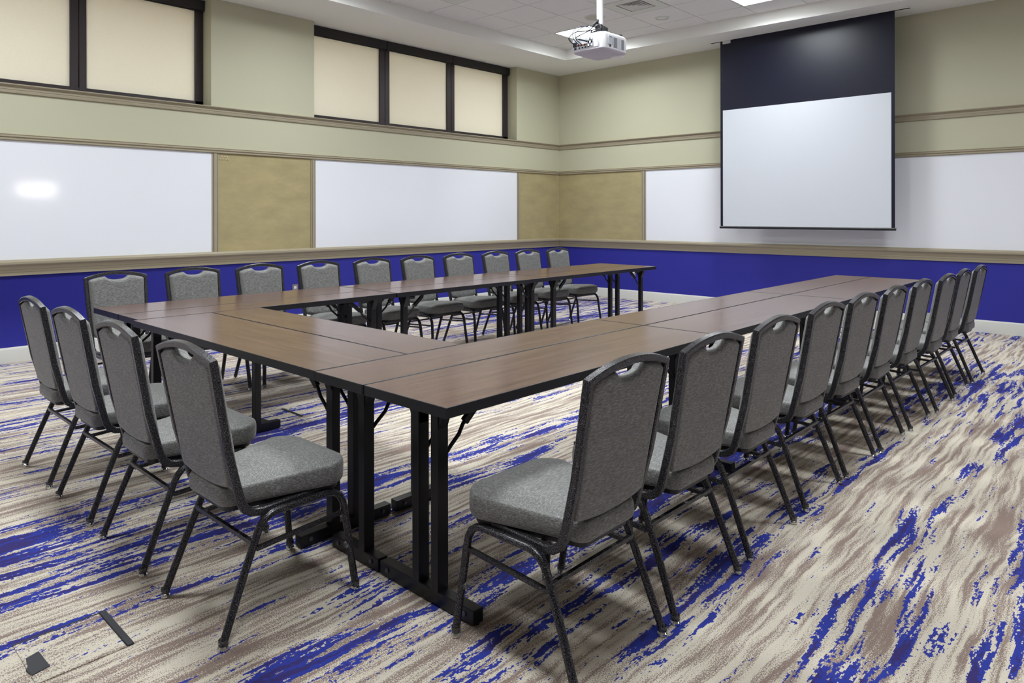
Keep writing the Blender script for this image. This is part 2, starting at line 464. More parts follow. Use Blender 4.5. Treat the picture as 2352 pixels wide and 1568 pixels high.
# ------------------------------------------------------------------ windows
def window(name, y0, y1, mulls, jamb, label):
    """dark frame, cream roller shades and black cassettes in a recess"""
    root = empty(name, (-.27, (y0+y1)/2, 2.553)); struct(root, label, 'window')
    def part(mb, nm, mat):
        o = mb.build(nm, mat, root); o.location = (.27, -(y0+y1)/2, -2.553); return o
    mb = MB(); bot = 2.625
    mb.box(-.262, -.2, y0+.001, y1-.001, 2.5535, bot, .002, 1)
    mb.box(-.262, -.2, y1-jamb, y1-.0005, 2.553, 3.70, .002, 1)
    mb.box(-.262, -.2, y0+.0005, y0+jamb, 2.553, 3.70, .002, 1)
    mb.box(-.262, -.205, y0+.001, y1-.001, 3.66, 3.745, .002, 1)
    part(mb, 'window_frame', M['frame_dark'])
    edges = [y0+jamb]
    for a, mid, c in mulls:
        mb = MB(); mb.box(-.262, -.198, a, mid-.003, 2.575, 3.72, .002, 1); mb.box(-.262, -.198, mid+.003, c, 2.575, 3.72, .002, 1)
        mb.box(-.262, -.206, mid-.004, mid+.004, 2.575, 3.72)
        part(mb, 'mullion', M['frame_dark']); edges += [a, c]
    edges.append(y1-jamb)
    for k in range(0, len(edges), 2):
        mb = MB(); mb.box(-.226, -.222, edges[k]-.004, edges[k+1]+.004, 2.61, 3.70)
        part(mb, 'roller_shade', M['shade'])
    cuts = [y0] + [m_[1] for m_ in mulls] + [y1]
    for a, c in zip(cuts, cuts[1:]):
        mb = MB(); mb.box(-.195, -.15, a+.004, c-.004, 3.636, 3.748, .003, 2)
        mb.tube([(-.178, a+.01, 3.632), (-.178, c-.01, 3.632)], .009, 8)
        part(mb, 'shade_cassette', M['valance'])
    return root
window('window_1', W1[0], W1[1], [(-9.64, -9.565, -9.49), (-8.52, -8.445, -8.37), (-7.402, -7.326, -7.257)], .09,
       'high dark framed window at the left with cream shades drawn')
window('window_2', W2[0], W2[1], [(-3.66, -3.568, -3.491), (-2.42, -2.338, -2.267)], .115,
       'high dark framed window near the corner with three cream shades drawn')

# ------------------------------------------------------------------ ceiling fixtures
LLAB = {(0, 0): 'square lit ceiling panel seen behind the projector', (4, 0): 'square lit ceiling panel above the projection screen',
        (0, 6): 'lit ceiling panel over the left table arm, beyond the top edge of the photo', (4, 6): 'lit ceiling panel over the open middle of the tables',
        (8, 2): 'lit ceiling panel right of the projection screen, beyond the top edge of the photo', (8, 6): 'lit ceiling panel over the right row of chairs', (0, 11): 'lit ceiling panel over the left end of the table base', (4, 11): 'lit ceiling panel over the middle of the table base', (8, 11): 'lit ceiling panel near the camera, in the row over the table base',
        (12, 10): 'lit ceiling panel to the right of the camera, nearest the right wall', (0, 16): 'lit ceiling panel behind the camera, nearest the window wall', (4, 15): 'lit ceiling panel behind the camera, middle of its row', (8, 15): 'lit ceiling panel behind the camera, farthest from the window wall'}
proto = None
for (i, j) in LIGHTS:
    x0, x1, y0, y1 = cell(i, j)
    if proto is None:
        root = empty('ceiling_light'); w, h = DX/2-.004, DY/2-.004
        mb = MB()
        for a in (-1, 1):
            mb.box(a*w-(.022 if a > 0 else 0), a*w+(.022 if a < 0 else 0), -h, h, -.006, .004, .001, 1)
            mb.box(-w, w, a*h-(.022 if a > 0 else 0), a*h+(.022 if a < 0 else 0), -.006, .004, .001, 1)
        mb.build('light_frame', M['vent'], root)
        mb = MB(); mb.box(-w+.02, w-.02, -h+.02, h-.02, -.002, .003)
        mb.build('light_diffuser', M['lamp'], root)
        ld = bpy.data.lights.new('tube_light', 'AREA'); ld.shape = 'RECTANGLE'; ld.size = 2*w-.05; ld.size_y = 2*h-.05
        ld.energy = 34; ld.color = (.93, .985, 1.0); ld.spread = math.radians(160)
        lo = bpy.data.objects.new('tube_light', ld); COL.objects.link(lo); lo.parent = root; lo.location = (0, 0, -.004)
        o = proto = root
    else: o = copy_tree(proto)
    o.location = ((x0+x1)/2, (y0+y1)/2, TOP+.001)
    tag(o, LLAB[(i, j)], 'ceiling light', 'square ceiling light panels')

# air diffusers in ceiling cells
def diffuser(i, j, label):
    x0, x1, y0, y1 = cell(i, j); cx, cy = (x0+x1)/2, (y0+y1)/2
    root = empty('ceiling_vent', (cx, cy, TOP)); tag(root, label, 'vent', 'square ceiling air vents')
    w, h = DX/2-.008, DY/2-.008; q = .178
    mb = MB()
    for z in (0,):
        mb.box(-w, -q, -h, h, -.004, .005); mb.box(q, w, -h, h, -.004, .005); mb.box(-q, q, q, h, -.004, .005); mb.box(-q, q, -h, -q, -.004, .005)
    mb.build('vent_plate', M['vent'], root)
    mb = MB(); mb.box(-q, q, -q, q, .0065, .007); mb.build('void_shade', M['dark'], root)  # dark sheet painted as the shade behind the louvres
    for k in range(4):
        a = q-.020-k*.042; b_ = a-.021
        mb = MB(); rings = []
        for rr, z in ((a, -.006), (b_, .005), (b_, .0062), (a, -.0048)):
            rings.append([Vector((-rr, -rr, z)), Vector((rr, -rr, z)), Vector((rr, rr, z)), Vector((-rr, rr, z))])
        mb.loops(rings + [rings[0]], cap=False)
        mb.build('vent_louvre', M['vent'], root)
    mb = MB(); mb.box(-.03, .03, -.03, .03, -.004, .0, .001, 1); mb.build('vent_centre', M['vent'], root)
diffuser(2, 1, 'square white louvred air vent in the ceiling right of the projector pole')
diffuser(0, 4, 'white ceiling vent at the top edge of the photo, left of the projector')

# round ceiling speaker and downlight
root = empty('ceiling_speaker', (2.285, -2.065, TOP-.002)); tag(root, 'round pale ceiling speaker directly behind the projector pole', 'speaker')
mb = MB(); mb.lathe([(.135, 0), (.135, -.003), (.130, -.008), (.118, -.009), (.116, -.004)], 40); mb.build('speaker_rim', M['vent'], root)
mb = MB(); mb.lathe([(.117, -.003), (.115, -.0055), (.06, -.009), (.001, -.010)], 40); mb.build('speaker_grille', plain('speaker_mesh', rgb(196, 196, 182), .7, bumpy=(900, .3, .001)), root)
root = empty('recessed_downlight', (2.907, -1.43, TOP-.002)); tag(root, 'small round unlit recessed downlight right of the ceiling vent', 'downlight')
mb = MB(); mb.lathe([(.098, .001), (.098, -.003), (.092, -.006), (.078, -.006), (.076, -.001)], 36); mb.build('downlight_ring', M['vent'], root)
mb = MB(); mb.lathe([(.077, -.002), (.064, .0005), (.015, .0018)], 36, cap=False); mb.build('downlight_reflector', M['silver'], root)
mb = MB(); mb.lathe([(.022, .0015), (.022, -.002), (.016, -.004), (.001, -.0045)], 24); mb.build('downlight_bulb_glint', M['ivory'], root)  # white bulb doubles as the painted glint inside the downlight

# ------------------------------------------------------------------ projection screen
SX0, SX1, SY = 3.185, 5.392, -.35
root = empty('projection_screen', ((SX0+SX1)/2, SY, 1.155)); tag(root, 'pull down projection screen with black borders hanging from the ceiling', 'projection screen')
def spart(mb, nm, mat):
    o = mb.build(nm, mat, root); o.location = (-(SX0+SX1)/2, -SY, -1.155); return o
mb = MB(); mb.box(SX0, SX1, SY-.0008, SY+.0008, 1.17, SOF+.03); spart(mb, 'screen_fabric', M['screen_black'])
mb = MB(); mb.box(3.222, 5.354, SY-.0022, SY-.0009, 1.183, 2.79); spart(mb, 'screen_surface', M['screen_white'])
mb = MB(); mb.tube([(SX0-.012, SY, 1.168), (SX1+.012, SY, 1.168)], (.011, .017), 12); spart(mb, 'bottom_bar', M['black_bar'])
mb = MB(); mb.box(3.225, 3.34, SY-.016, SY-.002, SOF-.045, SOF-.004, .003, 2); spart(mb, 'limit_tab', M['vent'])
mb = MB()
for a, c in ((SY-.075, SY-.068), (SY+.028, SY+.035)): mb.box(3.03, 5.56, a, c, SOF-.004, SOF+.002)
for a in (3.03, 5.553): mb.box(a, a+.007, SY-.075, SY+.035, SOF-.004, SOF+.002)
mb.box(3.037, 5.553, SY-.068, SY-.012, SOF-.0025, SOF+.002)
spart(mb, 'ceiling_case', M['ceil'])
mb = MB(); mb.box(3.037, 5.553, SY-.012, SY+.028, SOF-.0015, SOF+.001); spart(mb, 'case_slot', M['dark'])

# ------------------------------------------------------------------ projector on its pole
PX, PY, PZ = 4.289, -4.724, 2.695
root = empty('projector', (PX, PY, PZ)); tag(root, 'white ceiling projector with cables plugged into its rear panel', 'projector')
def rrect(w, d, r, n=6):
    pts = []
    for cx_, cy_, a0 in ((w-r, d-r, 0), (-w+r, d-r, 90), (-w+r, -d+r, 180), (w-r, -d+r, 270)):
        for k in range(n+1):
            a = math.radians(a0+90*k/n); pts.append((cx_+r*math.cos(a), cy_+r*math.sin(a)))
    return pts
w, d = .165, .175
mb = MB()
mb.loops([[Vector((x, y, z)) for x, y in rrect(w*k, d*k, .05*k)] for k, z in ((.99, .0), (1.0, .003), (1.0, .108), (.985, .118), (.93, .130), (.80, .137))])
mb.build('projector_case', M['proj_white'], root)
mb = MB()
mb.loops([[Vector((x, y, z)) for x, y in rrect(w*k, d*k, .05*k)] for k, z in ((1.004, .002), (1.004, -.004), (.96, -.012), (.80, -.024), (.70, -.027))])
mb.build('projector_base', M['proj_under'], root)
mb = MB()       # rear connector panel (faces the camera side, -Y)
mb.box(-.150, .062, -d-.0035, -d+.01, .012, .098, .002, 1); o = mb.build('connector_panel', M['proj_grey'], root)
def sub(mbx, nm, mat, par): return mbx.build(nm, mat, par)
for r_ in range(3):
    for c_ in range(3):
        mb = MB(); mb.lathe([(.0075, 0), (.0075, -.006), (.004, -.006), (.004, -.002)], 12, (.020+c_*.014, -d-.0035, .083-r_*.026), 'y'); sub(mb, 'jack', M['proj_black'] if (r_+c_) % 2 else M['chrome'], o)
for c_ in range(6):
    mb = MB(); mb.box(-.095+c_*.016, -.083+c_*.016, -d-.010, -d-.003, .036, .050, .001, 1); sub(mb, 'port', [M['proj_black'], M['red'], M['proj_black'], M['yellow'], M['proj_black'], M['red']][c_], o)
for c_ in range(4):
    mb = MB(); mb.box(-.085+c_*.030, -.068+c_*.030, -d-.006, -d-.003, .016, .027, .001, 1); sub(mb, 'port', M['proj_black'], o)
mb = MB(); mb.box(-.140, -.104, -d-.014, -d-.003, .036, .072, .002, 1); sub(mb, 'power_inlet', M['proj_black'], o)
mb = MB(); mb.box(-.132, -.108, -d-.008, -d-.003, .013, .028, .002, 1); sub(mb, 'power_switch', M['proj_black'], o)
mb = MB(); mb.box(.066, .108, -d-.003, -d+.01, .010, .104, .002, 1); mb.build('rear_cover', M['proj_white'], root)
mb = MB(); mb.box(w-.004, w+.0025, -.118, -.064, .022, .096, .012, 3); mb.build('side_panel', M['proj_grey'], root)
for a, c in ((-.042, .010), (.070, .108)):
    mb = MB(); k = a
    while k < c-.004:
        mb.box(w-.002, w+.003, k, k+.0105, .012, .096, .0008, 1); k += .0135
    mb.build('side_grille', M['proj_mesh'], root)
mb = MB(); mb.box(w-.002, w+.0022, .016, .064, .012, .096, .001, 1); mb.build('rating_plate', M['proj_grey'], root)
for k in range(3):
    mb = MB(); mb.box(w-.002, w+.003, -.098+.0, -.080, .010+k*.008, .015+k*.008); mb.build('side_slot', M['proj_black'], root)
mb = MB(); mb.lathe([(.045, .0), (.052, .008), (.052, .02), (.03, .03)], 24, (.085, .125, -.034)); mb.build('lens_hump', M['proj_white'], root)
mb = MB(); mb.lathe([(.046, .0), (.046, .018), (.040, .020), (.036, .010), (.001, .006)], 28, (-.04, d-.004, .055), 'y'); mb.build('lens', M['proj_black'], root)
for k in range(6):
    mb = MB(); mb.lathe([(.004, 0), (.004, -.002), (.001, -.0024)], 10, (-.04+k*.018, -.075+.004*k, -.0215)); mb.build('control_button', M['proj_mesh'], root)
mb = MB(); mb.box(-.13, .05, -.02, .012, .138, .152, .003, 1); mb.box(-.02, .012, -.12, .13, .138, .152, .003, 1)
mb.box(.03, .15, .085, .110, .128, .146, .004, 1)
for x, y in ((-.12, -.004), (.04, -.004), (-.004, .12), (-.004, -.11)): mb.lathe([(.008, .118), (.008, .16), (.004, .166)], 10, (x, y, 0))
mb.build('mount_bracket', M['proj_black'], root)
root2 = root
root = empty('projector_pole', (PX, PY, TOP)); tag(root, 'white ceiling pole carrying the projector', 'pole')
zt = PZ - TOP
mb = MB(); mb.lathe([(.026, 0.0), (.026, zt+.235), (.022, zt+.230)], 24); mb.build('pole_tube', M['proj_white'], root)
mb = MB(); mb.lathe([(.085, .0), (.085, -.012), (.03, -.02)], 28); mb.build('ceiling_flange', M['proj_white'], root)
mb = MB(); mb.box(-.045, .045, -.04, .04, zt+.152, zt+.186, .006, 2); mb.box(-.028, .035, -.034, .034, zt+.186, zt+.222, .006, 2)
mb.lathe([(.024, zt+.186), (.024, zt+.25)], 16); mb.box(.02, .062, -.032, .03, zt+.160, zt+.205, .005, 2)
mb.build('mount_joint', M['proj_black'], root)
mb = MB(); mb.box(-.014, .008, -.034, -.022, zt+.238, zt+.275, .002, 1); mb.build('cable_slot', M['proj_black'], root)
def cable(name, pts, r, mat, label, parent=None):
    # smooth the control points with Catmull-Rom
    P = [Vector(p) for p in pts]; P = [P[0]*2-P[1]] + P + [P[-1]*2-P[-2]]; out = []
    for a, b_, c, e in zip(P, P[1:], P[2:], P[3:]):
        for k in range(6):
            t = k/6; out.append(.5*((2*b_)+(c-a)*t+(2*a-5*b_+4*c-e)*t*t+(3*b_-a-3*c+e)*t**3))
    out.append(P[-2]); mb = MB(); mb.tube(out, r, 7)
    o = mb.build(name, M[mat]); tag(o, label, 'cable', 'projector cables'); return o
c0 = Vector((PX, PY, PZ))
def cp(*a): return c0 + Vector(a)
cable('video_cable', [cp(-.003, -.036, .258), cp(-.05, -.06, .215), cp(-.10, -.13, .215), cp(-.125, -.20, .165), cp(-.11, -.215, .10), cp(-.075, -d-.012, .044)], .0042, 'cable', 'grey cable looping farthest out from the projector pole to the rear panel')
cable('video_cable', [cp(.0, -.036, .262), cp(-.03, -.07, .225), cp(-.07, -.14, .20), cp(-.095, -.20, .15), cp(-.085, -.215, .09), cp(-.043, -d-.012, .043)], .004, 'cable', 'grey cable looping inside the outer one to the projector rear panel')
cable('power_cable', [cp(-.006, -.036, .25), cp(-.07, -.06, .19), cp(-.135, -.15, .17), cp(-.16, -.21, .12), cp(-.15, -.205, .085), cp(-.122, -d-.016, .055)], .005, 'proj_black', 'black power cable dropping to the left end of the projector rear panel')
o = cable('monitor_cable', [cp(.004, -.036, .255), cp(.03, -.04, .215), cp(.045, -.06, .185), cp(-.02, -.13, .16), cp(-.09, -.21, .105), cp(-.055, -.215, .085), cp(.006, -d-.020, .066)], .0045, 'proj_black', 'black monitor cable with a thick plug across the projector rear panel')
mb = MB(); mb.tube([cp(-.055, -.215, .085), cp(-.02, -.205, .074), cp(.012, -d-.012, .064)], (.008, .008), 10); mb.build('cable_plug', M['proj_black'], o)

# ------------------------------------------------------------------ outlets
def outlet(name, loc, rz, label):
    root = empty(name, loc, rz); tag(root, label, 'outlet')
    mb = MB(); mb.box(-.036, .036, -.006, 0, -.058, .058, .002, 2); mb.build('outlet_plate', M['plate'], root)
    for s in (-1, 1):
        mb = MB(); mb.box(-.017, .017, -.009, -.004, s*.021-.014, s*.021+.014, .004, 2); so_ = mb.build('socket', M['ivory'], root)
        mb = MB(); mb.box(-.008, -.006, -.0093, -.008, s*.021-.006, s*.021+.004); mb.box(.006, .008, -.0093, -.008, s*.021-.006, s*.021+.004); mb.build('socket_slots', M['dark'], so_)
    mb = MB(); mb.lathe([(.004, -.0062), (.003, -.008)], 10, axis='y'); mb.build('screw', M['bolt'], root)
outlet('wall_outlet', (0, -5.066, .448), PI/2, 'metal outlet plate on the blue left wall, behind the left table')
outlet('wall_outlet', (1.53, 0, .400), 0, 'small outlet on the blue back wall, behind the far end of the left table')

# ------------------------------------------------------------------ floor boxes
def floor_box(x, y, label):
    root = empty('floor_box', (x, y, 0)); tag(root, label, 'floor box', 'carpeted floor boxes')
    mb = MB(); mb.box(0.004, .268, -.242, 0.0, 0, .003, .001, 1); mb.build('box_lid', M['carpet'], root)
    mb = MB(); mb.box(-.002, .268, 0.001, .022, 0, .006, .002, 1); mb.build('lid_handle', M['floor_black'], root)
    mb = MB(); mb.box(-.003, .004, -.244, .001, 0, .0035); mb.build('lid_seam', M['floor_black'], root)
    mb = MB(); mb.loops([[Vector((a, c, z)) for a, c in ((.098, -.196), (.205, -.192), (.218, -.240), (.175, -.246), (.160, -.238), (.112, -.232))] for z in (.003, .0055)]); mb.build('cable_flap', M['floor_black'], root)
floor_box(5.106, -8.735, 'floor box with carpeted lid and black strips near the lower left corner')
floor_box(3.25, -7.045, 'floor box with a black strip on the carpet inside the table square')

# ------------------------------------------------------------------ tables
TH = .737
def table_parts(root, Ln, Wd, beam0, beam1, posts, inset):
    """local X = length, local Y = width (0 centre); two folding leg sets; posts / inset given per end"""
    mb = MB(); mb.box(-Ln/2+.0015, Ln/2-.0015, -Wd/2+.0015, Wd/2-.0015, TH-.026, TH)
    mb.build('tabletop', M['wood'], root)
    mb = MB()
    t = .0045
    for sy in (-1, 1): mb.box(-Ln/2, Ln/2, sy*Wd/2-(t if sy > 0 else 0), sy*Wd/2+(t if sy < 0 else 0), TH-.036, TH+.0004, .0012, 1)
    for sx in (-1, 1): mb.box(sx*Ln/2-(t if sx > 0 else 0), sx*Ln/2+(t if sx < 0 else 0), -Wd/2+t, Wd/2-t, TH-.036, TH+.0004, .0012, 1)
    mb.box(-Ln/2+.004, Ln/2-.004, -Wd/2+.004, Wd/2-.004, TH-.035, TH-.0262)
    mb.build('edge_band', M['black_edge'], root)
    for ei, sx in enumerate((-1, 1)):
        X = sx*(Ln/2-inset[ei]); py = posts[ei]
        mb = MB(); mb.box(X-.0225, X+.0225, beam0, beam1, .004, .052, .003, 2)
        bm_ = mb.build('foot_beam', M['black_steel'], root)
        for yy in (beam0+.045, beam1-.045):
            mb = MB(); mb.lathe([(.009, -.002*sx), (.009, .0045*sx), (.005, .006*sx), (.001, .0055*sx)], 12, (X+sx*.0225, yy, .03), 'x')
            mb.build('bolt', M['bolt'], bm_)
        for yy in (beam0+.012, beam1-.012):
            mb = MB(); mb.lathe([(.012, 0), (.012, .005)], 12, (X, yy, 0)); mb.build('glide', M['black_steel'], bm_)
        for y in py:
            mb = MB(); mb.box(X-.024, X+.024, y-.019, y+.019, .05, TH-.05, .003, 2); mb.build('leg', M['black_steel'], root)
            lo, hi = max(-Wd/2+.01, y-.052), min(Wd/2-.01, y+.052)
            if len(py) > 1:
                if y == min(py): hi = y+.019
                else: lo = y-.019
            poly = [(y-.019, TH-.125), (y+.019, TH-.125), (hi, TH-.045), (hi, TH-.037), (lo, TH-.037), (lo, TH-.045)]
            mbb = MB(); mbb.loops([[Vector((X+q, u, z)) for u, z in poly] for q in (-.02, .02)])
            mbb.build('leg_bracket', M['black_steel'], root)
        # pivot rod that runs inboard from the posts along the table, with a grey end cap
        yr = py[0] if len(py) == 1 else min(py)
        mb = MB(); mb.tube([(X-sx*.02, yr, TH-.055), (X-sx*.095, yr, TH-.055)], .017, 14)
        rd = mb.build('pivot_rod', M['black_steel'], root)
        mb = MB(); mb.lathe([(.018, 0), (.018, -.004*sx), (.012, -.006*sx), (.001, -.0062*sx)], 16, (X-sx*.095, yr, TH-.055), 'x'); mb.build('rod_cap', M['bolt'], rd)
        # folding braces toward the middle of the table
        for y in py:
            y += .008
            a = Vector((X-sx*.026, y, .52)); e = Vector((X-sx*.22, y, TH-.037))
            mb = MB(); mb.tube([a, a.lerp(e, .10), a.lerp(e, .30)+Vector((0, 0, -.004)), a.lerp(e, .40)+Vector((0, 0, .010)), e], .0075, 8)
            br_ = mb.build('brace', M['black_steel'], root)
            mb = MB(); mb.tube([a.lerp(e, .44)+Vector((0, 0, .010)), a.lerp(e, .88)+Vector((0, 0, .003))], (.013, .018), 4, depth=lambda i, p, t: (0, 0, 1)); mb.build('brace_lock', M['black_steel'], br_)

def table(loc, rz, Ln, Wd, beam0, beam1, posts, inset, label):
    o = empty('folding_table'); table_parts(o, Ln, Wd, beam0, beam1, posts, inset)
    o.location = (*loc, 0); o.rotation_euler = (0, 0, rz); tag(o, label, 'table', 'folding seminar tables'); return o
# right arm (length along Y). local +Y must point to +X: rotate -90deg
G = .004
OR0, OR1, IR0, IR1 = 5.640, 6.083, 5.311, 5.632
seg_r = [(-8.035, -6.186), (-6.180, -4.168), (-4.162, -2.130)]
names3 = ['nearest of three', 'middle one of three', 'farthest of three']
WO, WI = OR1-OR0, IR1-IR0
cO, cI = (OR0+OR1)/2, (IR0+IR1)/2
for (a, c), nm in zip(seg_r, names3):
    table((cO, (a+c)/2), -PI/2, c-a, WO, -.272, .233, ((-.062, .040),)*2, (.13, .13), 'wide outer folding table of the right arm, ' + nm)
    table((cI, (a+c)/2), -PI/2, c-a, WI, -.205, .105, ((0.0,),)*2, (.13, .13), 'narrow inner folding table of the right arm, ' + nm)
# left arm: outer row towards the wall, mirrored by turning +90deg (local +Y points to -X)
OL0, OL1, IL0, IL1 = 2.545, 3.012, 3.018, 3.345
seg_l = [(-8.000, -6.116), (-6.108, -4.240), (-4.234, -2.300)]
names3 = ['nearest of three', 'middle one of three', 'farthest of three']
for (a, c), nm in zip(seg_l, names3):
    table(((OL0+OL1)/2, (a+c)/2), PI/2, c-a, OL1-OL0, -.225, .105, ((-.145, -.035), (-.105, .0)), (.13, .13), 'wide wall side folding table of the left arm, ' + nm)
    table(((IL0+IL1)/2, (a+c)/2), PI/2, c-a, IL1-IL0, -.150, .150, ((-.085,), (-.03,)), (.13, .13), 'narrow inner folding table of the left arm, ' + nm)
# base between the arms (length along X); local +Y points to -Y for the outer one
bx0, bx1 = 3.352, 5.304
table(((bx0+bx1)/2, (-8.030-7.575)/2), PI, bx1-bx0, .455, -.225, .225, ((-.045, .06), (-.045, .06)), (.13, .13), 'wide folding table at the base of the square, nearest the four chairs')
table(((bx0+bx1)/2, (-7.568-7.250)/2), 0, bx1-bx0, .318, -.135, .150, ((0.0,), (0.0,)), (.265, .13), 'narrow folding table at the base of the square, facing the open middle')

# ------------------------------------------------------------------ chairs (front = local +Y, rear feet at y = 0)
def back_y(z):      # centreline of the back frame, leaning backwards
    return -.022 + (.908-z)*.181
HT, HB = .203, .186            # half widths (centre of tube) top / bottom
def half(z): 
    t = min(1, max(0, (z-.42)/(.89-.42))); return HB + (HT-HB)*t
def arch(s): return .889 + .034*(1-s*s)       # centre of the top rail, s in -1..1
LEAN = Vector((0, math.cos(math.radians(10.2)), math.sin(math.radians(10.2))))

def chair_proto():
    root = empty('banquet_chair')
    # --- back frame: J-tail, side, crown, side, J-tail in one sweep
    side = [(.40, .384), (.30, .381), (.20, .377), (.150, .376), (.118, .382), (.094, .398), (.080, .424), (.068, .470)]
    path = []; kinds = []
    for y, z in side: path.append((-HB, y, z)); kinds.append('s')
    for z in (.60, .75, .84): path.append((-half(z), back_y(z), z)); kinds.append('s')
    na = 14
    for k in range(na+1):
        s_ = -1+2*k/na; z = arch(s_); path.append((HT*s_, back_y(z), z)); kinds.append('c' if 0 < k < na else 'k')
    for z in (.84, .75, .60): path.append((half(z), back_y(z), z)); kinds.append('s')
    for y, z in side[::-1]: path.append((HB, y, z)); kinds.append('s')
    def dep(i, p, t):
        if kinds[i] in 'ck': return LEAN
        q = Vector((1, 0, 0)).cross(t); return q if q.dot(LEAN) > 0 or q.z > 0 else -q
    mb = MB(); mb.tube(path, (.0115, .0135), depth=dep, rect=.004); mb.build('back_frame', M['vein'], root, angle=28)
    # --- upholstered back panel with hand-hold notch
    nx, nz = 44, 26; top, bot = [], []
    xs = [-1+2*i/nx for i in range(nx+1)]
    def pz_top(s_):
        x = s_*HT; d = abs(x)
        z = arch(s_*.96) - .016
        n_ = .068
        if d < n_:
            k = d/n_; z -= .031*(math.sqrt(max(0, 1-(k/.92)**2)) if k < .80 else .494*((1-k)/.2)**1.6)
        e = 1-abs(s_)
        if e < .06: z -= .012*(1-(e/.06))**2
        return z
    def pz_bot(s_):
        e = 1-abs(s_); z = .478 - .026*(1-s_*s_)
        if e < .10: z += .022*(1-e/.10)**2
        return z
    mb = MB(); bm = mb.bm
    F, B = [], []
    for i, s_ in enumerate(xs):
        z0, z1 = pz_bot(s_), pz_top(s_); cf, cb = [], []
        for j in range(nz+1):
            # denser near the rims
            t = j/nz; t = t - .10*math.sin(2*PI*t)/1.0*.6
            z = z0+(z1-z0)*t; hw = half(z)-.0135
            sx = math.copysign(1-(1-abs(s_))**1.35, s_) if s_ else 0
            x = sx*hw
            dd = min(hw-abs(x), z-z0, z1-z)
            if abs(x) < .09: dd = min(dd, max(0, math.hypot(min(0, abs(x)-.0), 0)+z1-z))
            def prof(r): 
                q = min(1, max(0, dd)/r); return math.sqrt(max(0, 1-(1-q)**2))
            yc = back_y(z)
            f = .006 + .030*prof(.028); r_ = .004 + .0075*prof(.012)
            edge = i in (0, nx) or j in (0, nz)
            cf.append(bm.verts.new((x, yc+(0.002 if edge else f), z+(0 if edge else f*.18))))
            cb.append(cf[-1] if edge else bm.verts.new((x, yc-r_, z-r_*.18)))
        F.append(cf); B.append(cb)
    for i in range(nx):
        for j in range(nz):
            mb._f([F[i][j], F[i+1][j], F[i+1][j+1], F[i][j+1]])
            q = [B[i][j], B[i][j+1], B[i+1][j+1], B[i+1][j]]
            if len(set(q)) == 4 and not all(a in F[i] or a in F[i+1] for a in q): mb._f(q)
    mb.build('backrest', M['fabric'], root, angle=60)
    # --- seat cushion
    def outline(ins, n=10):
        rear, front, y0, y1 = .152-ins, .216-ins, .042+ins, .488-ins
        pts = []
        def corner(cx_, cy_, r, a0, a1):
            for k in range(n+1):
                a = math.radians(a0+(a1-a0)*k/n); pts.append((cx_+r*math.cos(a), cy_+r*math.sin(a)))
        rf, rr = max(.012, .085-ins*.6), max(.010, .045-ins*.6)
        corner(front-rf, y1-rf, rf, 0, 90); corner(-front+rf, y1-rf, rf, 90, 180)
        # straight front edge points
        corner(-rear+rr, y0+rr, rr, 180, 270); corner(rear-rr, y0+rr, rr, 270, 360)
        # widen the sides quickly behind the back frame
        return pts
    def flare(p):
        x, y = p; t = min(1, max(0, (y-.11)/.11)); t = t*t*(3-2*t)
        w_ = .152+(.213-.152)*t
        lin = .152+(.216-.152)*min(1, max(0, (y-.042)/.446)); return (x*w_/lin, y)
    prof = [(.10, .398), (.03, .396), (.012, .397), (.004, .402), (.001, .412), (.0, .430), (.0, .452), (.0015, .464), (.005, .4715), (.0095, .4745), (.0125, .4742), (.018, .4775), (.035, .4845), (.065, .4915), (.105, .4955), (.140, .4965)]
    mb = MB(); mb.loops([[Vector((*flare(p), z-.020*(1-p[1]/.488)*min(1, (z-.396)/.06))) for p in outline(i)] for i, z in prof]); mb.build('seat', M['fabric'], root, angle=55)
    # --- seat pan
    mb = MB(); mb.loops([[Vector((*flare(p), z)) for p in outline(i)] for i, z in ((.05, .372), (.02, .378), (.018, .398))]); mb.build('seat_pan', M['black_steel'], root)
    # --- legs: front tube with half a rail, rear tube with the other half
    RX = .206
    for s_ in (-1, 1):
        def P(x, y, z): return (s_*x, y, z)
        fr = [P(.226, .490, .018), P(.214, .468, .20), P(.209, .457, .290), P(.2075, .450, .325), P(.2065, .436, .350), P(.206, .412, .366), P(.206, .385, .3715), P(RX, .28, .370)]
        mb = MB(); mb.tube(fr, (.0125, .0145), 8, depth=lambda i, p, t: (1, 0, 0)); lg = mb.build('leg', M['vein'], root, angle=50)
        foot(lg, s_*.226, .490, (0, -.04))
        mb = MB(); mb.lathe([(.004, 0), (.007, .002), (.007, .009), (.004, .011)], 10, (s_*.2165, .4565, .165), 'x'); mb.lathe([(.009, -.003), (.009, .012), (.006, .014)], 10, (s_*.2165, .458, .163), 'z'); mb.build('leg_bumper', M['clear'], lg)
        rr = [P(.224, .004, .018), P(.214, .076, .20), P(.209, .122, .310), P(.2075, .134, .334), P(.2065, .152, .354), P(.206, .176, .366), P(RX, .20, .370), P(RX, .28, .370)]
        mb = MB(); mb.tube(rr, (.0125, .0145), 8, depth=lambda i, p, t: (1, 0, 0)); lg = mb.build('leg', M['vein'], root, angle=50)
        foot(lg, s_*.224, .004, (0, .0))
        mb = MB(); mb.tube([P(.209, .120, .268), P(.2095, .459, .288)], .0095, 4); mb.build('stretcher', M['vein'], root)
    mb = MB(); mb.tube([(-.210, .108, .292), (.210, .108, .292)], .0095, 4); mb.build('stretcher', M['vein'], root)
    mb = MB(); mb.tube([(-.206, .398, .3625), (.206, .398, .3625)], .0085, 8); mb.build('crossbar', M['vein'], root)
    mb = MB(); mb.tube([(-.206, .20, .3625), (.206, .20, .3625)], .0085, 8); mb.build('crossbar', M['vein'], root)
    return root
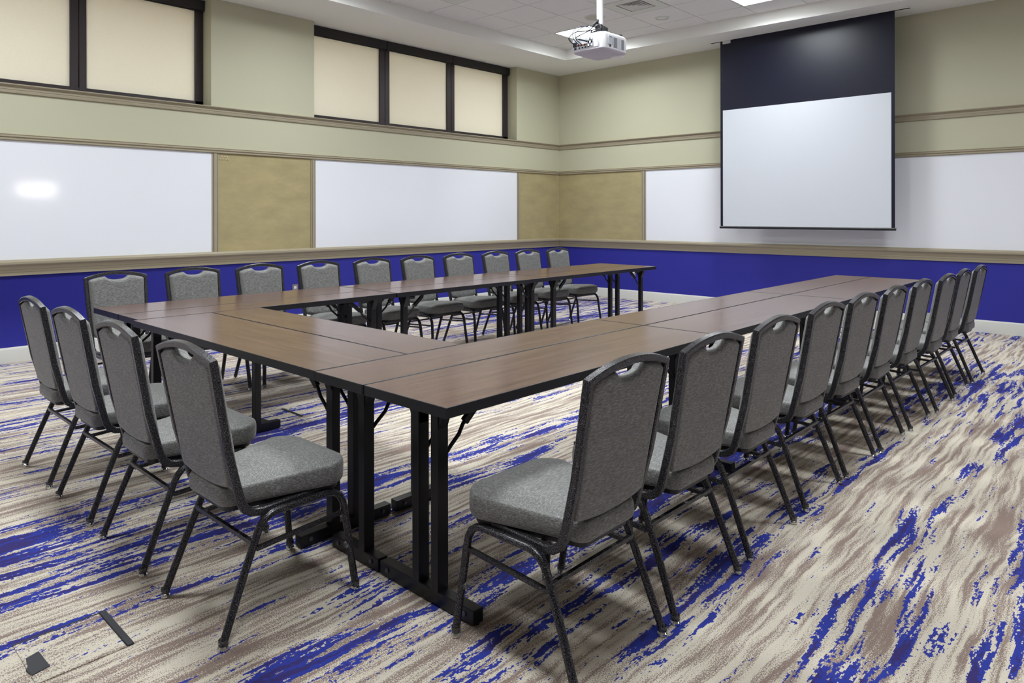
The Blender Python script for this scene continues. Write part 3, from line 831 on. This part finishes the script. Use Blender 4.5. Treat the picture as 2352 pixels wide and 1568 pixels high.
def foot(par, x, y, lean):
    mb = MB(); mb.lathe([(.0146, .014), (.0153, .016), (.0150, .030), (.0145, .032)], 12, (x, y, 0), cap=False); g = mb.build('glide_sleeve', M['clear'], par)
    mb = MB(); mb.lathe([(.012, .0), (.0165, .002), (.0165, .008), (.012, .015)], 14, (x, y, 0)); mb.build('glide', M['chrome'], par)

ch0 = chair_proto(); used = False
def chair(x, y, rz, label, group):
    global used
    if not used: o = ch0; used = True
    else: o = copy_tree(ch0)
    o.location = (x, y, 0); o.rotation_euler = (0, 0, rz); tag(o, label, 'chair', group)
R = math.radians
ordn = ['first', 'second', 'third', 'fourth', 'fifth']
# right arm: face -X, rear feet at x = 6.575
near_f = [-7.45, -6.88, -6.31, -5.72, -5.20, -4.64, -4.08, -3.49, -2.94]
cy = [-7.765, -7.235, -6.66, -6.05, -5.51, -4.975, -4.415, -3.85, -3.265, -2.71]
xs_ = [6.572, 6.572, 6.562, 6.552, 6.556, 6.57, 6.585, 6.612, 6.602, 6.616]
for k in range(10):
    w_ = ('chair, %s from the front in the right row' % ordn[k]) if k < 5 else ('chair, %s from the far end in the right row' % ordn[9-k])
    if k == 0: w_ = 'large foreground chair at the front end of the right row'
    if k == 9: w_ = 'chair at the far end of the right row, nearest the back wall'
    chair(xs_[k], cy[k], R(90 + [0.5, -.6, .4, 0, -.5, .4, .3, -.4, .5, 0][k]), 'grey banquet ' + w_, 'banquet chairs along the right tables')
# base: face +Y
for x, rz, lab in ((5.383, .3, 'nearest chair of the four at the table base, beside the front corner'), (4.725, -.4, 'second chair from the front corner along the table base'),
                   (4.10, .4, 'third chair from the front corner along the table base'), (3.482, 0, 'leftmost chair of the four at the table base')):
    chair(x, -8.541, R(rz), 'grey banquet ' + lab, 'banquet chairs at the table base')
# left arm: face +X
ly = [-7.706, -7.150, -6.598, -6.042, -5.466, -4.910, -4.345, -3.770, -3.217, -2.653]
for k in range(10):
    w_ = ('chair along the blue left wall, %s from the left' % ordn[k]) if k < 5 else ('chair along the blue left wall, %s from the room corner' % ordn[9-k])
    if k == 0: w_ = 'chair at the left end of the row along the blue left wall'
    if k == 9: w_ = 'chair in the left wall row nearest the room corner'
    chair([2.07, 2.085, 2.105, 2.125, 2.14, 2.15, 2.15, 2.15, 2.15, 2.15][k], ly[k], R(-90 + [.6, -.4, .3, -.5, .4, 0, -.3, .5, -.2, .3][k]), 'grey banquet ' + w_, 'banquet chairs along the left wall')

# ------------------------------------------------------------------ glowing panel added on the unseen right wall to make the whiteboard glare
root = empty('glare_panel', (XR, -5.15, 1.93)); tag(root, 'unseen glowing panel added to make the glare in the left whiteboard', 'lamp')
mb = MB(); mb.box(-.03, 0, -.40, .40, -.17, .17, .004, 1); mb.build('glare_panel_housing', M['vent'], root)
mb = MB(); mb.box(-.07, -.03, -.36, .36, -.14, .14, .02, 3); mb.build('glare_panel_diffuser', M['glare_glow'], root)

# ------------------------------------------------------------------ world, camera, colour management
wd = bpy.data.worlds.new('World'); scene.world = wd; wd.use_nodes = True
wd.node_tree.nodes['Background'].inputs['Color'].default_value = (.9, .92, 1.0, 1)
wd.node_tree.nodes['Background'].inputs['Strength'].default_value = 5.5

yaw, roll = .7502, -.0015
cam = bpy.data.cameras.new('camera'); cam.sensor_width = 36; cam.sensor_fit = 'HORIZONTAL'
cam.lens = 36*1618.2281/2352; cam.shift_y = (492.38-784)/2352; cam.clip_start = .05
co = bpy.data.objects.new('camera', cam); COL.objects.link(co)
right = Vector((math.cos(yaw), math.sin(yaw), 0)); up = Vector((0, 0, 1)); back = Vector((math.sin(yaw), -math.cos(yaw), 0))
r2 = (right + roll*up).normalized(); u2 = (up - roll*right).normalized()
co.matrix_world = Matrix(((r2.x, u2.x, back.x, 7.757), (r2.y, u2.y, back.y, -9.524), (r2.z, u2.z, back.z, 1.35), (0, 0, 0, 1)))
scene.camera = co
scene.cycles.max_bounces = 16; scene.cycles.diffuse_bounces = 10; scene.cycles.glossy_bounces = 6
vs = scene.view_settings
scene.display_settings.display_device = 'sRGB'
vs.view_transform = 'Standard'; vs.look = 'None'; vs.gamma = 1.0; vs.use_curve_mapping = False; vs.exposure = 0.0
